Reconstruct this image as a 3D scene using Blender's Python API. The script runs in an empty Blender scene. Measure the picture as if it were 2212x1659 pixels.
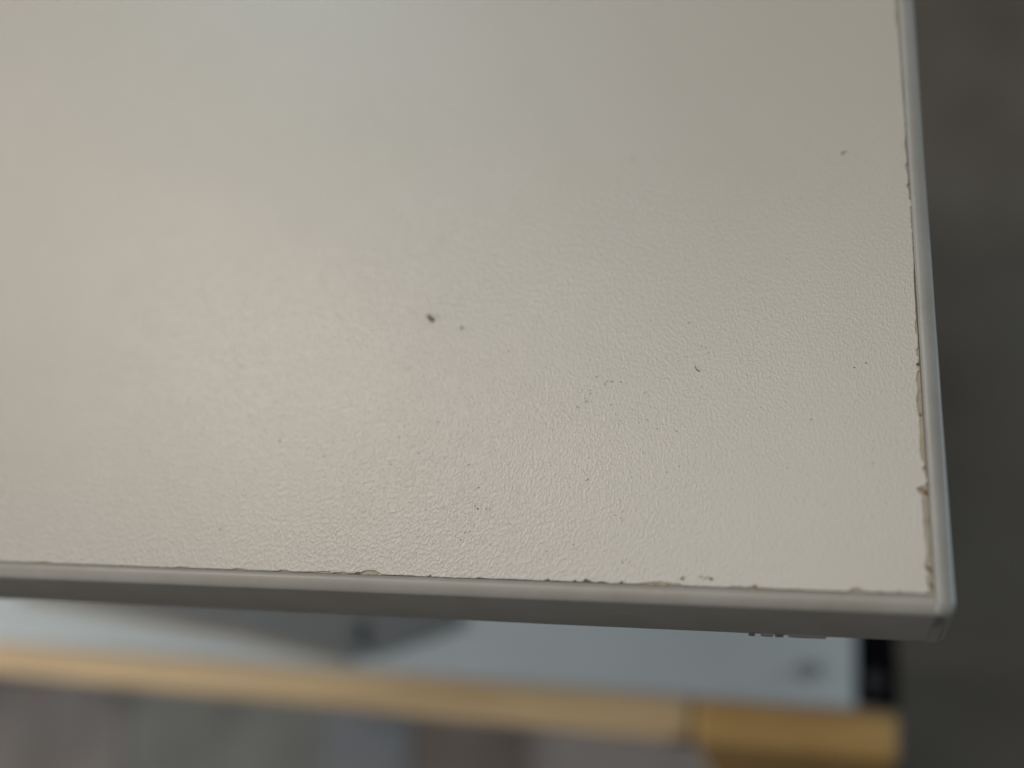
import bpy, bmesh, math, random
from mathutils import Vector, Matrix, noise

random.seed(7)
S = bpy.context.scene

# ------------------------------------------------------------------ camera
# focal length, the vanishing point of the desk's front edge and of its side
# edge, all in the photograph's viewing pixels (2212 x 1659)
F = 2400.0
CX, CY = 1106.0, 829.5
SX = -8000.0
T = 0.019                      # thickness of the desktop
Z0 = 0.74                      # height of the desktop
U = (SX - CX, 1212 + .0361 * SX - CY)
_a = -.0623 * U[0] - U[1]
_b = 834 * U[0] - 829.5 * U[1]
_t = (-F * F - _b) / _a
V = (834 - .0623 * _t, -(_t + 829.5))
eu = -Vector((U[0], U[1], F)).normalized()
if SX < 0:
    eu = -Vector((U[0], U[1], F)).normalized()
ev = Vector((V[0], V[1], F)).normalized()
up = eu.cross(ev).normalized()
ev = up.cross(eu).normalized()
if up.z > 0:
    raise RuntimeError('camera frame flipped')


def cam_ray(px, py):
    r = Vector((px - CX, py - CY, F))
    return Vector((r.dot(eu), r.dot(ev), r.dot(up)))


CAMH = 0.200                   # camera height over the desktop
_c = cam_ray(2020, 1285)
_c = _c * (CAMH / -_c.z)
CAM = Vector((-_c.x, -_c.y, Z0 + CAMH))     # desk corner sits at x = 0, y = 0


def at(px, py, z=Z0):
    r = cam_ray(px, py)
    return CAM + r * ((z - CAM.z) / r.z)


def depth(p):
    d = p - CAM
    f = Vector((eu.z, ev.z, up.z))
    return d.dot(f)


cd = bpy.data.cameras.new('camera')
cam = bpy.data.objects.new('camera', cd)
S.collection.objects.link(cam)
S.camera = cam
R = Matrix(((eu.x, -eu.y, -eu.z), (ev.x, -ev.y, -ev.z), (up.x, -up.y, -up.z)))
cam.matrix_world = Matrix.Translation(CAM) @ R.to_4x4()
cd.sensor_width = 36
cd.sensor_fit = 'HORIZONTAL'
cd.lens = 36 * F / 2212
cd.clip_start = 0.005
cd.clip_end = 60
cd.dof.use_dof = True
cd.dof.focus_distance = depth(at(1320, 980))
APERTURE = 0.0098
cd.dof.aperture_fstop = cd.lens / 1000 / APERTURE
S.render.resolution_x, S.render.resolution_y = 1024, 767
S.view_settings.view_transform = 'Standard'
S.view_settings.look = 'None'
S.view_settings.exposure = 0
S.view_settings.gamma = 1

# ------------------------------------------------------------------ light
w = bpy.data.worlds.new('World')
S.world = w
w.use_nodes = True
w.node_tree.nodes['Background'].inputs[0].default_value = (0.95, 0.97, 1.0, 1)
w.node_tree.nodes['Background'].inputs[1].default_value = 0.16


def area(name, loc, target, sx, sy, col, watt):
    l = bpy.data.lights.new(name, 'AREA')
    l.shape = 'RECTANGLE'
    l.size, l.size_y = sx, sy
    l.color = col
    l.energy = watt
    o = bpy.data.objects.new(name, l)
    S.collection.objects.link(o)
    o.location = loc
    o.rotation_euler = (Vector(target) - Vector(loc)).to_track_quat('-Z', 'Y').to_euler()
    return o


area('right_cool_fill', (1.3, .45, .80), (0, .15, Z0 - .01), .3, .3, (.62, .84, 1.0), 4)  # added lamp without a visible source, cools the side band's outer edge


def mirror(px, py, dist):
    p = at(px, py)
    d = (p - CAM).normalized()
    d.z = -d.z
    return p + d * dist, p


def gloss_lamp(name, px, py, dist, sx, sy, col, watt):
    loc, p = mirror(px, py, dist)
    return area(name, loc, p, sx, sy, col, watt)


gloss_lamp('warm_window_light', 540, 760, 2.2, .40, .60, (1.0, .86, .73), 9.8)
gloss_lamp('cool_window_light', 640, -120, 2.4, .40, .5, (.62, .90, 1.0), 4.2)
gloss_lamp('pale_window_light', 1400, 1150, 2.2, 1.1, .8, (1.0, .88, .92), 4.8)
area('ceiling_light', (-.2, .9, 3.2), (0, .1, Z0), 1.6, 1.2, (.98, 1.0, .84), 9)
area('left_front_light', (-.90, -.15, .95), (-.2, .12, .45), .12, .12, (1.0, .97, .93), 3.4)
area('left_low_fill', (-.85, .06, .66), (-.1, .12, .45), .10, .10, (1.0, .92, .82), .8)  # added fill under the desktop, no fixture there; lifts rail and pine

# ------------------------------------------------------------------ helpers


def mat(name):
    m = bpy.data.materials.new(name)
    m.use_nodes = True
    nt = m.node_tree
    return m, nt, nt.nodes['Principled BSDF']


def N(nt, kind, **kw):
    n = nt.nodes.new(kind)
    for k, v in kw.items():
        setattr(n, k, v)
    return n


def coords(nt, scale=(1, 1, 1), rot=(0, 0, 0)):
    tc = N(nt, 'ShaderNodeTexCoord')
    mp = N(nt, 'ShaderNodeMapping')
    mp.inputs['Scale'].default_value = scale
    mp.inputs['Rotation'].default_value = rot
    nt.links.new(tc.outputs['Object'], mp.inputs['Vector'])
    return mp.outputs[0]


def noise_tex(nt, vec, scale, detail=4, rough=.55, dist=0):
    n = N(nt, 'ShaderNodeTexNoise')
    n.inputs['Scale'].default_value = scale
    n.inputs['Detail'].default_value = detail
    n.inputs['Roughness'].default_value = rough
    n.inputs['Distortion'].default_value = dist
    nt.links.new(vec, n.inputs['Vector'])
    return n.outputs['Fac']


def ramp(nt, fac, stops):
    r = N(nt, 'ShaderNodeValToRGB')
    while len(r.color_ramp.elements) < len(stops):
        r.color_ramp.elements.new(.5)
    for e, (p, c) in zip(r.color_ramp.elements, stops):
        e.position = p
        e.color = (c[0], c[1], c[2], 1) if isinstance(c, tuple) else (c, c, c, 1)
    nt.links.new(fac, r.inputs[0])
    return r.outputs[0]


def bump(nt, b, height, strength, dist, prev=None):
    n = N(nt, 'ShaderNodeBump')
    n.inputs['Strength'].default_value = strength
    n.inputs['Distance'].default_value = dist
    nt.links.new(height, n.inputs['Height'])
    if prev:
        nt.links.new(prev, n.inputs['Normal'])
    nt.links.new(n.outputs[0], b.inputs['Normal'])
    return n.outputs[0]


def simple(name, c1, c2, scale, rough=.6, stretch=(1, 1, 1), bs=.3, bd=.0005, rot=(0, 0, 0), spec=.5):
    m, nt, b = mat(name)
    v = coords(nt, stretch, rot)
    f = noise_tex(nt, v, scale, 6)
    nt.links.new(ramp(nt, f, [(.3, c1), (.7, c2)]), b.inputs['Base Color'])
    b.inputs['Roughness'].default_value = rough
    b.inputs['Specular IOR Level'].default_value = spec
    bump(nt, b, f, bs, bd)
    return m


# ---- materials
# embossed satin laminate
M_lam, nt, b = mat('embossed_white_laminate')
v = coords(nt, (1.0, .62, 1), (0, 0, -.22))
f1 = noise_tex(nt, v, 2050, 1.6, .5, 0)
wob = noise_tex(nt, coords(nt), 160, 2)
mm = N(nt, 'ShaderNodeMath', operation='MULTIPLY')
nt.links.new(ramp(nt, f1, [(.42, 0.0), (.80, 1.0)]), mm.inputs[0])
nt.links.new(ramp(nt, wob, [(.3, .92), (.7, 1.0)]), mm.inputs[1])
# the emboss gets shallower towards the side edge
sep = N(nt, 'ShaderNodeSeparateXYZ')
nt.links.new(coords(nt), sep.inputs[0])
emboss_fade = N(nt, 'ShaderNodeMapRange')
emboss_fade.inputs['From Min'].default_value = -.085
emboss_fade.inputs['From Max'].default_value = -.020
emboss_fade.inputs['To Min'].default_value = 1.0
emboss_fade.inputs['To Max'].default_value = .38
nt.links.new(sep.outputs[0], emboss_fade.inputs['Value'])
m2 = N(nt, 'ShaderNodeMath', operation='MULTIPLY')
nt.links.new(mm.outputs[0], m2.inputs[0])
nt.links.new(emboss_fade.outputs[0], m2.inputs[1])
f2 = noise_tex(nt, v, 2300, 3, .6, .2)
f3 = noise_tex(nt, coords(nt, (1, 1, 1)), 3200, 2, .6, .2)
big = noise_tex(nt, coords(nt), 14, 4, .6)
smud = noise_tex(nt, coords(nt, (1, .5, 1)), 60, 5, .6)
col = ramp(nt, big, [(.3, (.485, .468, .412)), (.7, (.518, .494, .446))])
nt.links.new(col, b.inputs['Base Color'])
nt.links.new(ramp(nt, smud, [(.3, .31), (.7, .316)]), b.inputs['Roughness'])
b.inputs['Specular IOR Level'].default_value = .8
p = bump(nt, b, m2.outputs[0], .66, .00012)
p = bump(nt, b, f2, .28, .00005, p)
p = bump(nt, b, f3, .3, .00003, p)

# exposed edge of the board: glue, grime
M_core, nt, b = mat('exposed_glue_and_board')
f = noise_tex(nt, coords(nt), 240, 5, .6)
nt.links.new(ramp(nt, f, [(.25, (.30, .235, .14)), (.40, (.44, .385, .28)), (.7, (.50, .455, .355))]), b.inputs['Base Color'])
b.inputs['Roughness'].default_value = .55
bump(nt, b, noise_tex(nt, coords(nt), 1500, 4), .5, .0002)

M_grey = simple('grubby_glue', (.16, .145, .13), (.22, .20, .18), 600, .7)
M_gap = simple('dark_glue_line', (.09, .065, .035), (.20, .15, .085), 400, .8)
M_dirt = simple('dark_grime', (.08, .066, .048), (.18, .145, .10), 900, .7)
M_stain = simple('tan_stain', (.33, .29, .20), (.44, .40, .31), 900, .5)
M_brown = simple('brown_chip', (.16, .09, .045), (.30, .20, .12), 900, .6)

# edge banding with long drawn scratches


def band_mat(name, stretch, c1=(.315, .298, .262), c2=(.355, .342, .315)):
    m, nt, b = mat(name)
    f = noise_tex(nt, coords(nt, stretch), 1400, 5, .6)
    g = noise_tex(nt, coords(nt), 90, 5, .6)
    nt.links.new(ramp(nt, g, [(.3, c1), (.65, c2)]), b.inputs['Base Color'])
    b.inputs['Roughness'].default_value = .36
    p = bump(nt, b, f, .35, .00006)
    bump(nt, b, g, .4, .0003, p)
    return m


M_band_x = band_mat('cream_edge_band_along_front', (.02, 1, 1))
M_band_y = band_mat('cream_edge_band_along_side', (1, .02, 1), (.275, .270, .248), (.315, .315, .300))

M_floor = simple('dark_olive_carpet', (.112, .100, .084), (.155, .140, .118), 9, .95, bs=.4, bd=.002, spec=.1)
M_white = simple('cool_white_steel', (.45, .51, .54), (.49, .555, .585), 14, .42, bs=.1)
M_shade = simple('rail_shadow_grey', (.13, .145, .155), (.16, .175, .185), 20, .5)  # shadow tone for the dark sheet on the rail
M_bolt = simple('grey_bolt', (.22, .24, .25), (.26, .28, .29), 60, .5)
M_slate_dark = simple('shadow_lug_dark_grey', (.10, .115, .125), (.115, .135, .145), 20, .5)
M_black = simple('black_rubber', (.004, .004, .006), (.007, .007, .009), 60, .9, spec=.0)
M_fringe = simple('tan_shadow_fringe', (.30, .25, .19), (.36, .30, .23), 60, .5)
M_knob = simple('dark_grey_bolt', (.03, .03, .035), (.045, .045, .05), 60, .5, spec=.2)
M_pine = simple('pale_pine', (.47, .335, .175), (.75, .57, .34), 120, .5, (.07, 1.0, 1.0))
M_ochre = simple('orange_stained_timber', (.45, .27, .085), (.57, .36, .135), 30, .5, (1, 1, .1))
M_knot = simple('dark_pine_knot', (.10, .05, .025), (.16, .09, .045), 200, .5)
BOXM = [simple('cardboard_%s' % n, c, tuple(x * 1.6 for x in c), 22, .8) for n, c in (
    ('mauve', (.160, .147, .140)), ('sage', (.155, .160, .148)), ('slate', (.150, .160, .172)),
    ('umber', (.125, .106, .092)), ('rose', (.21, .187, .177)))]


def link(name, bm, mats, parent=None, smooth=False):
    me = bpy.data.meshes.new(name)
    bmesh.ops.recalc_face_normals(bm, faces=bm.faces[:])
    bm.to_mesh(me)
    bm.free()
    for m in (mats if isinstance(mats, (list, tuple)) else [mats]):
        me.materials.append(m)
    if smooth:
        for p in me.polygons:
            p.use_smooth = True
    o = bpy.data.objects.new(name, me)
    S.collection.objects.link(o)
    if parent:
        o.parent = parent
        o.matrix_parent_inverse = parent.matrix_world.inverted()
    return o


def thing(name, loc, label, cat, group=None):
    o = bpy.data.objects.new(name, None)
    S.collection.objects.link(o)
    o.location = loc
    o.empty_display_size = .02
    bpy.context.view_layer.update()
    tag(o, label, cat, group)
    return o


def tag(o, label=None, cat=None, group=None, kind=None):
    if label: o['label'] = label
    if cat: o['category'] = cat
    if group: o['group'] = group
    if kind: o['kind'] = kind


def add_box(bm, x0, x1, y0, y1, z0, z1, bevel=0, seg=2, mi=0):
    vs = [bm.verts.new((x, y, z)) for z in (z0, z1) for y in (y0, y1) for x in (x0, x1)]
    fs = [bm.faces.new([vs[i] for i in q]) for q in
          ((0, 1, 3, 2), (4, 6, 7, 5), (0, 4, 5, 1), (2, 3, 7, 6), (0, 2, 6, 4), (1, 5, 7, 3))]
    for f in fs:
        f.material_index = mi
    if bevel:
        bmesh.ops.bevel(bm, geom=list({e for f in fs for e in f.edges}), offset=bevel, segments=seg, affect='EDGES', profile=.5)
    return fs


def add_prism(bm, pts, z0, z1, bevel=0, mi=0, seg=2):
    lo = [bm.verts.new((p[0], p[1], z0)) for p in pts]
    hi = [bm.verts.new((p[0], p[1], z1)) for p in pts]
    n = len(pts)
    fs = [bm.faces.new(lo[::-1]), bm.faces.new(hi)]
    for i in range(n):
        j = (i + 1) % n
        fs.append(bm.faces.new((lo[i], lo[j], hi[j], hi[i])))
    for f in fs:
        f.material_index = mi
    if bevel:
        bmesh.ops.bevel(bm, geom=list({e for f in fs for e in f.edges}), offset=bevel, segments=seg, affect='EDGES', profile=.5)
    return fs


# ------------------------------------------------------------------ floor
bm = bmesh.new()
bmesh.ops.create_grid(bm, x_segments=2, y_segments=2, size=6)
fl = link('floor', bm, M_floor)
tag(fl, kind='structure')

# ------------------------------------------------------------------ desk
desk = thing('desk', (-.6, .35, 0), 'worn off-white laminate desk with chipped front and side edges, its corner filling the view', 'desk')
XL, YB = -1.2, .70
BW = 0.0034                    # width of the edge band
BR = 0.0023                    # its round-over


def hair_front(px):            # the joint along the front edge, in viewing pixels
    return 1212 + px * (1285 - 1212) / 2020.0


def hair_right(py):
    return 1940 + py * 80 / 1285.0


def jag(k):
    return noise.noise(Vector((k * .11, 3.1, 0))) * .9 + noise.noise(Vector((k * .37, 9.1, 0))) * .7 + noise.noise(Vector((k * 1.1, 5.7, 0))) * .4


FRONT = [(-200, 1), (60, 1.2), (86, 2), (92, 4), (105, 4), (112, 1.5), (375, 1.5), (390, 3.5), (410, 2), (500, 1.5), (512, 5), (527, 3.5), (535, 1.5),
         (600, 2), (606, 4.5), (621, 4), (626, 1.5), (679, 3), (700, 5.5), (713, 5), (718, 2), (725, 3), (738, 5), (747, 4), (752, 2.5),
         (765, 3), (772, 6), (780, 5), (785, 9), (800, 10.5), (811, 10), (818, 6.5), (824, 3), (833, 2.2), (894, 2.8), (900, 1.2), (922, 1.2), (930, 5), (936, 1.2),
         (950, 1), (1024, 1.5), (1036, 3.5), (1048, 2.5), (1060, 1.5), (1100, 2.5), (1140, 2.5), (1175, 1.5), (1184, 6), (1190, 2.5), (1236, 2), (1242, 5.5),
         (1248, 2), (1258, 3), (1265, 9), (1272, 6), (1280, 3), (1290, 2), (1296, 4.5), (1306, 4), (1312, 1.5), (1336, 1.5), (1343, 7), (1349, 2), (1377, 2),
         (1390, 4), (1405, 7), (1425, 8), (1445, 7), (1455, 5), (1470, 5.5), (1476, 2), (1570, 1.8), (1586, 4.5), (1600, 4), (1612, 3), (1622, 4.5), (1633, 10), (1637, 3),
         (1690, 1.8), (1720, 3), (1740, 2), (1834, 2.2), (1840, 8), (1850, 10.5), (1860, 9), (1870, 4), (1895, 2.5), (1902, 5.5), (1912, 2.5), (1935, 3), (1943, 7), (1951, 3),
         (1975, 5), (1985, 3.5), (2000, 3)]
RIGHT = [(-200, 4), (-20, 5), (20, 7.5), (50, 8), (70, 3.5), (140, 2.5), (200, 3), (230, 2), (290, 2), (312, 5), (322, 6), (332, 2.5), (350, 3), (357, 7.5), (366, 7), (372, 2.5),
         (396, 3), (400, 7), (406, 6.5), (412, 2.5), (432, 2), (437, -7), (443, -4), (447, 1.5), (560, 1.5), (605, 4), (625, 4), (660, 4), (690, 5), (700, 7), (718, 7.5), (726, 3), (750, 4), (757, 8.5), (768, 8), (775, 3.5),
         (783, 5), (787, 11), (794, 8), (800, 5), (806, 10), (822, 12), (840, 10), (850, 12), (864, 14.5), (887, 13), (900, 11), (940, 11), (955, 12.5), (972, 13), (990, 11), (1000, 6), (1004, 5),
         (1010, 11), (1021, 6), (1030, 3), (1039, 2), (1048, 8), (1052, 24), (1056, 27), (1062, 22), (1067, 19), (1072, 13), (1079, 16), (1099, 15), (1132, 15), (1155, 15), (1173, 13.5), (1186, 11.5),
         (1195, 12), (1210, 16), (1220, 19), (1226, 18), (1233, 12), (1240, 9.5), (1244, 15), (1250, 16), (1261, 15), (1268, 10), (1276, 12)]


def lerp_list(L, x):
    for (a, fa), (b_, fb) in zip(L, L[1:]):
        if a <= x <= b_:
            return fa + (fb - fa) * (x - a) / (b_ - a)
    return L[0][1] if x < L[0][0] else L[-1][1]


edge = []
edge.append((XL + .0003, .0002))
x = -180
pend = []
keysF = sorted(set([k for k, _ in FRONT] + list(range(-190, 2003, 5))))
for k in keysF:
    p = at(k, hair_front(k) - max(.3, lerp_list(FRONT, k) + jag(k) * .8))
    if k <= 2001:
        pend.append((p.x, p.y))
edge += pend
keysR = sorted(set([k for k, _ in RIGHT] + list(range(-190, 1272, 5))), reverse=True)
for k in keysR:
    if k > 1274:
        continue
    ins = lerp_list(RIGHT, k) + jag(k + 777) * 1.0
    if lerp_list(RIGHT, k) > 0: ins = max(.6, ins)
    p = at(hair_right(k) - ins, k)
    edge.append((p.x, p.y))
edge.append((-.0003, YB - .0003))
edge.append((XL + .0003, YB - .0003))

bm = bmesh.new()
add_prism(bm, edge, Z0 - .00042, Z0)
# dirt ground into the emboss: tiny thin flecks on the sheet


def blob(bm, px, py, rx, ry, ang=0, mi=1, n=9, h=.00006, z=Z0 + .00001, wob=.35):
    c = at(px, py)
    sc = (at(px + 1, py) - c).length
    pts = []
    for i in range(n):
        a = 2 * math.pi * i / n
        r = 1 + random.uniform(-wob, wob)
        ex, ey = rx * sc * r * math.cos(a), ry * sc * r * math.sin(a)
        pts.append((c.x + ex * math.cos(ang) - ey * math.sin(ang), c.y + ex * math.sin(ang) + ey * math.cos(ang)))
    add_prism(bm, pts, z - .00004, z + h, mi=mi)


SPECK = [(1400, 780, 1.2), (1482, 771, 1.3), (1515, 749, 1.4), (1524, 752, 1.6), (1530, 763, 1.3), (1440, 772, 1), (1456, 777, 1.2), (1465, 781, 1),
         (1288, 815, 1.8), (1292, 813, 1), (1311, 825, 1.9), (1319, 825, 2.4), (1323, 826, 1.8), (1341, 826, 1.9), (1307, 830, 1.3), (1352, 829, 1), (1274, 842, 1.6),
         (1275, 849, 1.8), (1256, 842, 1.2), (1250, 847, 1), (1264, 860, 1.7), (1266, 866, 1.6), (1270, 864, 1.1), (1247, 877, 1.8), (1251, 880, 1.3),
         (1320, 873, 1.3), (1393, 848, 1.4), (1397, 845, 1), (1364, 766, 1), (1385, 765, 1), (1349, 796, 1), (1405, 693, 1.1), (1488, 698, 1.7),
         (1012, 1003, 1.6), (1032, 1098, 2.2), (1026, 1092, 1.4), (1051, 1099, 1.8), (1058, 1100, 1.4), (1034, 1052, 1.4), (946, 911, 1.5), (892, 904, 1.4),
         (930, 909, 1), (862, 943, 1.4), (842, 965, 1), (844, 1002, 1.6), (905, 978, 1.8), (978, 998, 1), (1008, 997, 1), (1273, 988, 1), (1270, 1035, 2.0), (1266, 1037, 1.3),
         (1405, 941, 1.2), (1390, 977, 1.3), (1341, 1118, 1.8), (1348, 1122, 1.2), (1345, 1105, 1.3), (1467, 1006, 1.4), (1365, 1030, 1), (1440, 1019, 1.2),
         (1462, 930, 1.4), (1380, 912, 1), (1420, 925, 1.2), (1515, 835, 1), (1596, 842, 1.2), (1620, 610, 1.2), (1700, 560, 1.2), (1480, 560, 1), (1135, 400, 2.6),
         (1365, 345, 3), (815, 265, 3), (1845, 795, 2), (1870, 785, 2), (1752, 905, 1.6), (1886, 1000, 1.8), (1780, 1090, 1.5), (1700, 1010, 1.2), (1640, 1120, 1.4),
         (1180, 1190, 1.5), (1238, 1176, 1.4), (1102, 1130, 1.2), (995, 1165, 1.6), (1003, 1150, 1.2), (1016, 1148, 1), (1190, 1100, 1.1), (605, 952, 4), (700, 985, 3), (475, 1142, 3.5),
         (1345, 1215, 1.6), (1352, 1208, 1.5), (1358, 1214, 1.2), (1343, 1210, 1.2), (1327, 1112, 1.1), (1560, 520, 1.2), (1655, 470, 1), (1730, 430, 1.2), (520, 790, 3)]
for x, y, r in SPECK:
    big_ = r > 2.3
    blob(bm, x, y, r * .68, r * .92, random.uniform(0, 3), mi=2 if big_ else 1, n=7)
for k in range(40):            # finer dust, clustered around the dirty patch
    x, y = random.gauss(1300, 190), random.gauss(930, 150)
    if y < 1230 and x < 1930:
        blob(bm, x, y, random.uniform(.5, .95), random.uniform(.5, 1.2), random.uniform(0, 3), mi=random.choice((1, 2)), n=5)
for x, y, rx, ry, m_ in ((1475, 1247, 6, 4.5, 2), (1472, 1250, 3, 2, 1), (1513, 1245, 4, 2.5, 2), (1523, 1248, 4, 3, 2), (1536, 1250, 4, 3, 1), (1530, 1246, 3, 2, 2)):
    blob(bm, x, y, rx, ry, mi=m_)
lam = link('laminate_sheet', bm, [M_lam, M_dirt, M_stain], desk)

# core board
bm = bmesh.new()
add_box(bm, XL + .0002, -.00020, .00013, YB, Z0 - T + .0003, Z0 - .00028)
# grime lumps sitting in the torn edge
for (px, py, rx, ry, mi) in ((1999, 1060, 8, 6, 2), (1990, 1056, 4, 2.5, 2), (2005, 1066, 5, 3, 2), (2003, 1224, 4, 3.5, 1), (2006, 1227, 5, 4, 2), (2008, 1232, 6, 3, 2), (2007, 1261, 4, 4, 1), (2009, 1263, 5, 4, 2),
                             (2016, 1272, 3, 3, 1), (1983, 787, 3, 3, 1), (1988, 893, 4, 4, 2),
                             (1267, hair_front(1267) - 4, 6, 2.6, 1), (1275, hair_front(1275) - 3, 5, 2, 1), (1184, hair_front(1184) - 3, 3, 2, 1),
                             (1343, hair_front(1343) - 3, 3.5, 2.5, 1), (1242, hair_front(1242) - 3, 2.5, 2, 1), (1300, hair_front(1300) - 2, 6, 1.6, 1),
                             (1040, hair_front(1040) - 2, 7, 1.3, 1), (1115, hair_front(1115) - 1.4, 16, 1.2, 1), (1215, hair_front(1215) - 1.4, 14, 1.2, 1), (772, hair_front(772) - 3, 5, 2.4, 1), (1632, hair_front(1632) - 5, 3, 4, 2),
                             (1902, hair_front(1902) - 2, 5, 2, 2), (1943, hair_front(1943) - 2, 5, 3, 2), (1848, hair_front(1848) - 3, 8, 2.5, 3), (1430, hair_front(1430) - 4, 18, 3, 3), (800, hair_front(800) - 5, 14, 4, 3)):
    blob(bm, px, py, rx, ry, mi=mi, z=Z0 - .00027, h=.00012)
core = link('core_board', bm, [M_core, M_dirt, M_brown, M_stain], desk)

# glue line between board and band
bm = bmesh.new()
add_box(bm, XL + .001, .00000, -.00000, .00013, Z0 - T + .001, Z0 - .00022)
add_box(bm, -.00020, .00000, .00014, YB - .001, Z0 - T + .001, Z0 - .00022)
link('glue_line', bm, M_gap, desk)


# edge bands: profile swept along the edge, rounded over at the top
def profile(wd, r, zt, n=9):
    pts = [(0.0, zt), (wd - r, zt)]
    for i in range(1, n + 1):
        a = math.pi / 2 * i / n
        pts.append((wd - r + r * math.sin(a), zt - r * .5 + r * .5 * math.cos(a)))
    r2 = .0008
    zb = Z0 - T
    for i in range(0, 5):
        a = math.pi / 2 * i / 4
        pts.append((wd - r2 + r2 * math.cos(a), zb + r2 - r2 * math.sin(a)))
    pts.append((0.0, zb))
    return pts


def sweep(bm, rings, mi=0):
    vr = [[bm.verts.new(p) for p in ring] for ring in rings]
    for a, b_ in zip(vr, vr[1:]):
        n = len(a)
        for i in range(n):
            j = (i + 1) % n
            f = bm.faces.new((a[i], a[j], b_[j], b_[i]))
            f.smooth = True
            f.material_index = mi
    bm.faces.new(vr[0])
    bm.faces.new(vr[-1][::-1])


def wav(k, s):
    return noise.noise(Vector((k * 37, s, 0))) * .00008


bm = bmesh.new()
rings = []
n = 160
for i in range(n + 1):
    X = XL + (-.00004 - XL) * (1 - (1 - i / n) ** 2)
    rings.append([(X, -.00002 - (d + (wav(X, 1) if d > 0 else 0)), z + wav(X * 2, 4) * .4) for d, z in profile(BW, BR, Z0 - .00004)])
sweep(bm, rings)
fb = link('front_edge_band', bm, M_band_x, desk)

bm = bmesh.new()
rings = []
for i in range(n + 1):
    Y = YB + (-.00090 - YB) * (1 - (1 - i / n) ** 2)
    rings.append([(.00002 + d + (wav(Y, 8) if d > 0 else 0), Y, z + wav(Y * 2, 11) * .4) for d, z in profile(BW, BR, Z0 + .00003)])
m = 9
CR = BW - .0009
for i in range(1, m + 1):      # the end of the side band curls round the corner
    a = math.pi / 2 * i / m
    Y = -.0009 - CR * math.sin(a)
    k = 1 - math.cos(a)
    wd = BW - k * BW * .52
    r = min(BR, wd - .0004)
    rings.append([(.00002 + d, Y, z - (k * .0010 if z > Z0 - T / 2 else 0)) for d, z in profile(wd, r, Z0 + .00003)])
sweep(bm, rings)
rb = link('side_edge_band', bm, M_band_y, desk)

# the joint has sprung open at the corner
bm = bmesh.new()
sl = [(-.0001, -.0012), (.0013, -.0016), (.0019, -.0012), (.0006, -.0065), (-.0003, -.0085)]
fr = [bm.verts.new((x_, -BW - .00014, Z0 + z_)) for x_, z_ in sl]
bk = [bm.verts.new((x_, -BW + .0004, Z0 + z_)) for x_, z_ in sl]
bm.faces.new(fr); bm.faces.new(bk[::-1])
for i in range(5):
    bm.faces.new((fr[i], bk[i], bk[(i + 1) % 5], fr[(i + 1) % 5]))
link('open_joint', bm, M_grey, desk)

# torn bit of clear film along the lower edge of the front band
bm = bmesh.new()
zb = Z0 - T
fx = at(1640, 1372, zb).x
for dx, wd_, hh, mi in ((-.0020, .0012, .0006, 1), (.0003, .0024, .0007, 0), (.0030, .0016, .0006, 1), (.0055, .007, .0003, 0)):
    pts = [(fx + dx + wd_ * t_ / 6, (hh * (.6 + .4 * random.random()) if 0 < t_ < 6 else hh * .2)) for t_ in range(7)]
    lo = [bm.verts.new((q[0], -BW - .00002, zb + .0003 - q[1] * .9)) for q in pts]
    hi = [bm.verts.new((q[0], -BW - .00002, zb + .0012)) for q in pts]
    lo2 = [bm.verts.new((q[0], -BW - .0003, zb + .0003 - q[1] * .9)) for q in pts]
    hi2 = [bm.verts.new((q[0], -BW - .0003, zb + .0012)) for q in pts]
    for i in range(6):
        for A, B in ((lo, hi), (hi, hi2), (hi2, lo2), (lo2, lo)):
            f = bm.faces.new((A[i], A[i + 1], B[i + 1], B[i]))
            f.material_index = mi
    bm.faces.new((lo[0], hi[0], hi2[0], lo2[0]))
    bm.faces.new((lo[-1], lo2[-1], hi2[-1], hi[-1]))
link('torn_edge_film', bm, [M_band_x, M_grey], desk)

# frame that carries the top, out of the picture behind and to the left
for lx, ly in ((XL + .06, .06), (XL + .06, YB - .06), (-.10, YB - .06)):
    bm = bmesh.new()
    add_box(bm, lx - .025, lx + .025, ly - .025, ly + .025, 0.0, Z0 - T, .003)
    link('leg', bm, M_white, desk)

# ------------------------------------------------------------------ crumbs and fibres


def crumb(name, px, py, rx, ry, rz, ang, m, label, cat):
    c = at(px, py)
    sc = (at(px + 1, py) - c).length
    bm = bmesh.new()
    bmesh.ops.create_icosphere(bm, subdivisions=3, radius=1)
    for v_ in bm.verts:
        k = 1 + .3 * noise.noise(v_.co * 1.7 + Vector((px, 0, 0)))
        bend = .35 * v_.co.x ** 2
        v_.co = Vector((v_.co.x * rx * k, (v_.co.y * k + bend) * ry, v_.co.z * rz * k)) * sc
    o = link(name, bm, m, smooth=True)
    o.location = (c.x, c.y, Z0 + rz * sc * .85)
    o.rotation_euler = (0, 0, ang)
    tag(o, label, cat)


M_crumb = simple('olive_brown_crumb', (.13, .12, .08), (.22, .20, .14), 1500, .8)
crumb('crumb', 930, 690, 11, 4.5, 3.5, -.75, M_crumb, 'larger dark olive crumb lying alone on the off-white desktop left of centre', 'crumb')
crumb('crumb', 997, 710, 3.2, 2.0, 1.5, .3, M_crumb, 'tiny brown crumb on the desktop just right of the larger olive crumb', 'crumb')



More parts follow.
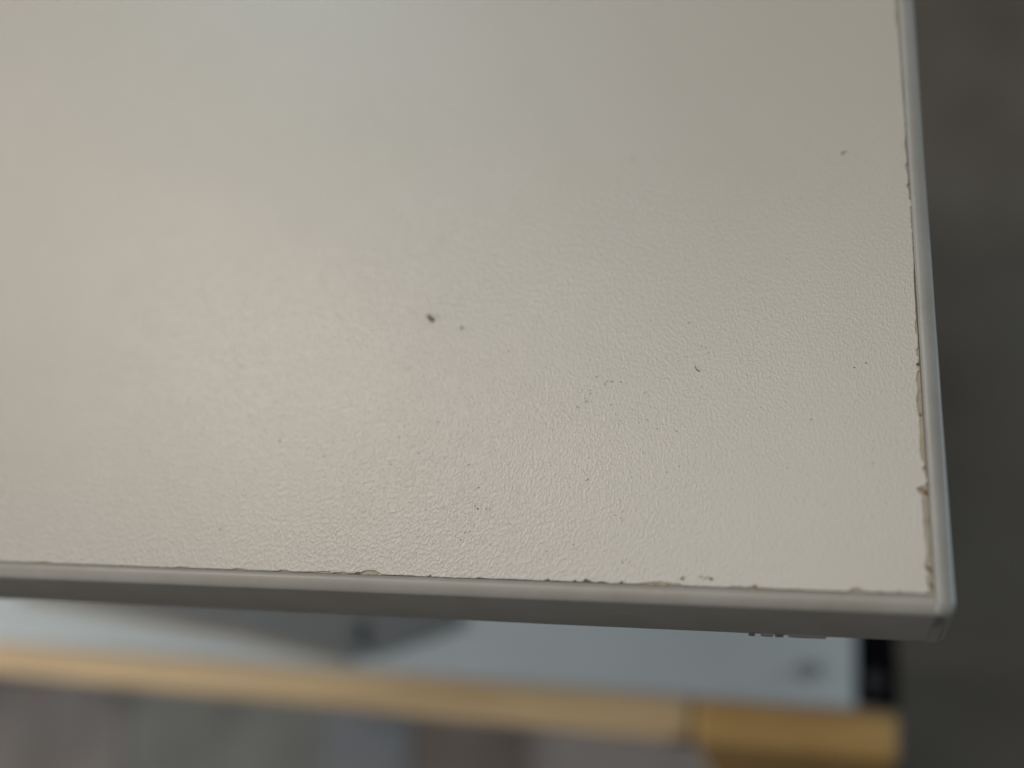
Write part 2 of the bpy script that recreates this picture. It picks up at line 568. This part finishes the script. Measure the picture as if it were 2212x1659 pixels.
def fibre(pts, r, m, label):
    bm = bmesh.new()
    P = [at(x, y) + Vector((0, 0, .00012)) for x, y in pts]
    fine = []
    for i in range(len(P) - 1):
        for k in range(6):
            fine.append(P[i].lerp(P[i + 1], k / 6))
    fine.append(P[-1])
    prev = None
    for i, p in enumerate(fine):
        d = (fine[min(i + 1, len(fine) - 1)] - fine[max(i - 1, 0)]).normalized()
        sx = d.cross(Vector((0, 0, 1))).normalized()
        rr = r * (1 - .6 * abs(i / len(fine) * 2 - 1) ** 2)
        ring = [bm.verts.new(p + (sx * math.cos(a) + Vector((0, 0, 1)) * math.sin(a)) * rr) for a in [j * math.pi / 3 for j in range(6)]]
        if prev:
            for j in range(6):
                bm.faces.new((prev[j], prev[(j + 1) % 6], ring[(j + 1) % 6], ring[j]))
        else:
            bm.faces.new(ring)
        prev = ring
    bm.faces.new(prev[::-1])
    o = link('fibre', bm, m, smooth=True)
    tag(o, label, 'fibre')


M_fib = simple('black_fibre', (.015, .017, .02), (.03, .03, .035), 900, .6)
fibre([(1501, 791), (1503, 797), (1506, 801), (1512, 804)], .00008, M_fib, 'short curved black fibre on the desktop right of centre')
fibre([(1817, 335), (1820, 332), (1827, 328)], .00010, M_fib, 'short straight dark fibre on the desktop near its upper right side edge')

# ------------------------------------------------------------------ bench under the desk with white rail
ZP = Z0 - .300                 # top of the pine plank
ZR = ZP + .014                 # top of the white steel rail


def quad(pts, z):
    return [(at(x, y, z).x, at(x, y, z).y) for x, y in pts]


def extend(a, b, k):           # point beyond b on the line a-b
    return (b[0] + (b[0] - a[0]) * k, b[1] + (b[1] - a[1]) * k)


bench = thing('low_bench', tuple(at(900, 1500, 0)), 'low pine bench with an orange stained end post, standing under the desk', 'bench')
A = at(-500, 1378, ZP)
PINE_L, PINE_R = at(0, 1452, ZP), at(1492, 1600, ZP)
dirp = (PINE_R - PINE_L).normalized()
nrm = Vector((-dirp.y, dirp.x, 0))
A = PINE_L - dirp * .55
Wd = .16
bm = bmesh.new()
add_prism(bm, [(A.x, A.y), (PINE_R.x, PINE_R.y), (PINE_R.x + nrm.x * Wd, PINE_R.y + nrm.y * Wd), (A.x + nrm.x * Wd, A.y + nrm.y * Wd)], ZP - .012, ZP, .003)
link('plank', bm, M_pine, bench)
# knot at the plank's end
bm = bmesh.new()
kp = at(1484, 1588, ZP - .010)
bmesh.ops.create_uvsphere(bm, u_segments=12, v_segments=8, radius=.006)
kq = PINE_R - dirp * .004
for v_ in bm.verts:
    v_.co = Vector((kq.x + v_.co.x, kq.y + v_.co.y * .25, ZP - .004 + v_.co.z))
link('knot', bm, M_knot, bench, True)
# end post of orange timber
E1 = PINE_R + dirp * .0006
ER = at(1940, 1636, ZP)
Lr = (ER - PINE_R).dot(dirp)
E2 = E1 + dirp * Lr
PD = .020
bm = bmesh.new()
add_prism(bm, [(q.x, q.y) for q in (E1, E2, E2 + nrm * PD, E1 + nrm * PD)], 0, ZP, .003)
link('leg', bm, M_ochre, bench)
bm = bmesh.new()
L1 = A + dirp * .02
add_prism(bm, [(q.x, q.y) for q in (L1, L1 + dirp * .06, L1 + dirp * .06 + nrm * Wd * .9, L1 + nrm * Wd * .9)], 0, ZP - .012, .003)
link('leg', bm, M_ochre, bench)

# white steel rail lying on the bench
RL, RR = at(0, 1382, ZR), at(1850, 1528, ZR)
dr = (RR - RL).normalized()
nr = Vector((-dr.y, dr.x, 0))
rail = thing('steel_rail', (RR.x, RR.y, ZP), 'cool white steel rail with one bolt, lying on the pine bench', 'rail')
bm = bmesh.new()
a0 = RL - dr * .30
add_prism(bm, [(q.x, q.y) for q in (a0, RR, RR + nr * .12, a0 + nr * .12)], ZP + .0004, ZR, .002)
link('rail_body', bm, M_white, rail)
bm = bmesh.new()
sc = at(1735, 1450, ZR)
px1 = (at(1736, 1450, ZR) - sc).length
bmesh.ops.create_cone(bm, segments=24, radius1=20 * px1, radius2=17 * px1, depth=.003, cap_ends=True)
for v_ in bm.verts:
    v_.co += Vector((sc.x, sc.y, ZR + .0015))
link('bolt', bm, M_bolt, rail, False)
# black rubber cap that closes the rail's end, with a round stud
bm = bmesh.new()
b0 = RR + dr * .0002
bw = (at(1943, 1520, ZR) - RR).dot(dr)
add_prism(bm, [(q.x, q.y) for q in (b0 + nr * .002, RR + dr * bw + nr * .002, RR + dr * bw + nr * .12, b0 + nr * .12)], ZR - .009, ZR - .002, .002)
cap = link('end_cap', bm, M_black, rail)
bm = bmesh.new()
sc = at(1890, 1470, ZR)
bmesh.ops.create_cone(bm, segments=20, radius1=22 * px1, radius2=18 * px1, depth=.003, cap_ends=True)
for v_ in bm.verts:
    v_.co += Vector((sc.x, sc.y, ZR - .0005))
link('stud', bm, M_knob, cap)

# dark sheet in place of the shadow on the rail, with a small lug
zt = ZR + .003
pl = thing('rail_shadow', tuple(at(700, 1350, ZR)), 'wedge shaped grey sheet that imitates a shadow on the white rail', 'painted_shadow')
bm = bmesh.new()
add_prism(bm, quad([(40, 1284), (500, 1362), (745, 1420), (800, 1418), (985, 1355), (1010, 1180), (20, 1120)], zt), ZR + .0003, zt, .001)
link('shadow_sheet', bm, M_shade, pl)
bm = bmesh.new()
add_prism(bm, quad([(40, 1297), (500, 1376), (745, 1433), (745, 1422), (500, 1364), (40, 1286)], zt), ZR + .0003, zt - .0006, .0003)
link('shadow_fringe', bm, M_fringe, pl)  # tan strip imitating the colour fringe along the shadow's edge
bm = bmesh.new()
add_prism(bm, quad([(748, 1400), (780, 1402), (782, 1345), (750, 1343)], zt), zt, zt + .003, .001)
link('shadow_sheet_lug', bm, M_slate_dark, pl)

# ------------------------------------------------------------------ boxes on the floor beneath
ZB = .12
names = [('dusty mauve cardboard box on the floor, leftmost of the row under the bench', -700, 265),
         ('sage grey cardboard box between the mauve and the blue grey box', 266, 694),
         ('blue grey cardboard box between the sage and the dark brown box', 695, 884),
         ('narrow dark brown cardboard box in the row under the bench', 885, 1139),
         ('wide rose grey cardboard box, rightmost of the row under the bench', 1140, 1900)]
for i, (lab, xa, xb) in enumerate(names):
    t_ = lambda X, Y: at(X, Y, ZB)
    q = [t_(xa, 1760), t_(xb, 1790), t_(xb, 1470), t_(xa, 1430)]
    c = (q[0] + q[1] + q[2] + q[3]) / 4
    hgt = ZB - (0, .003, .001, .004, .002)[i]
    bx = thing('storage_box', (c.x, c.y, 0), lab, 'box', 'cardboard boxes in a row under the bench')
    bm = bmesh.new()
    add_prism(bm, [(p_.x, p_.y) for p_ in q], 0, hgt - .03, .002)
    link('box_body', bm, BOXM[i], bx)
    bm = bmesh.new()
    g = .0004
    qq = [p_ + (c - p_).normalized() * -g for p_ in q]
    add_prism(bm, [(p_.x, p_.y) for p_ in qq], hgt - .032, hgt, .002)
    link('lid', bm, BOXM[i], bx)

print('CAM', CAM, 'W', (at(0, 1212) - at(2020, 1285)).length, 'depthC', depth(at(2020, 1285)), 'L', depth(at(0, 1212)), 'focus', cd.dof.focus_distance)
for q in ((2020, 1285), (1100, 1252), (0, 1212)):
    c = at(*q)
    print('px/mm', q, .001 / (at(q[0] + 1, q[1]) - c).length, 'rail depth', depth(at(1850, 1528, ZR)))
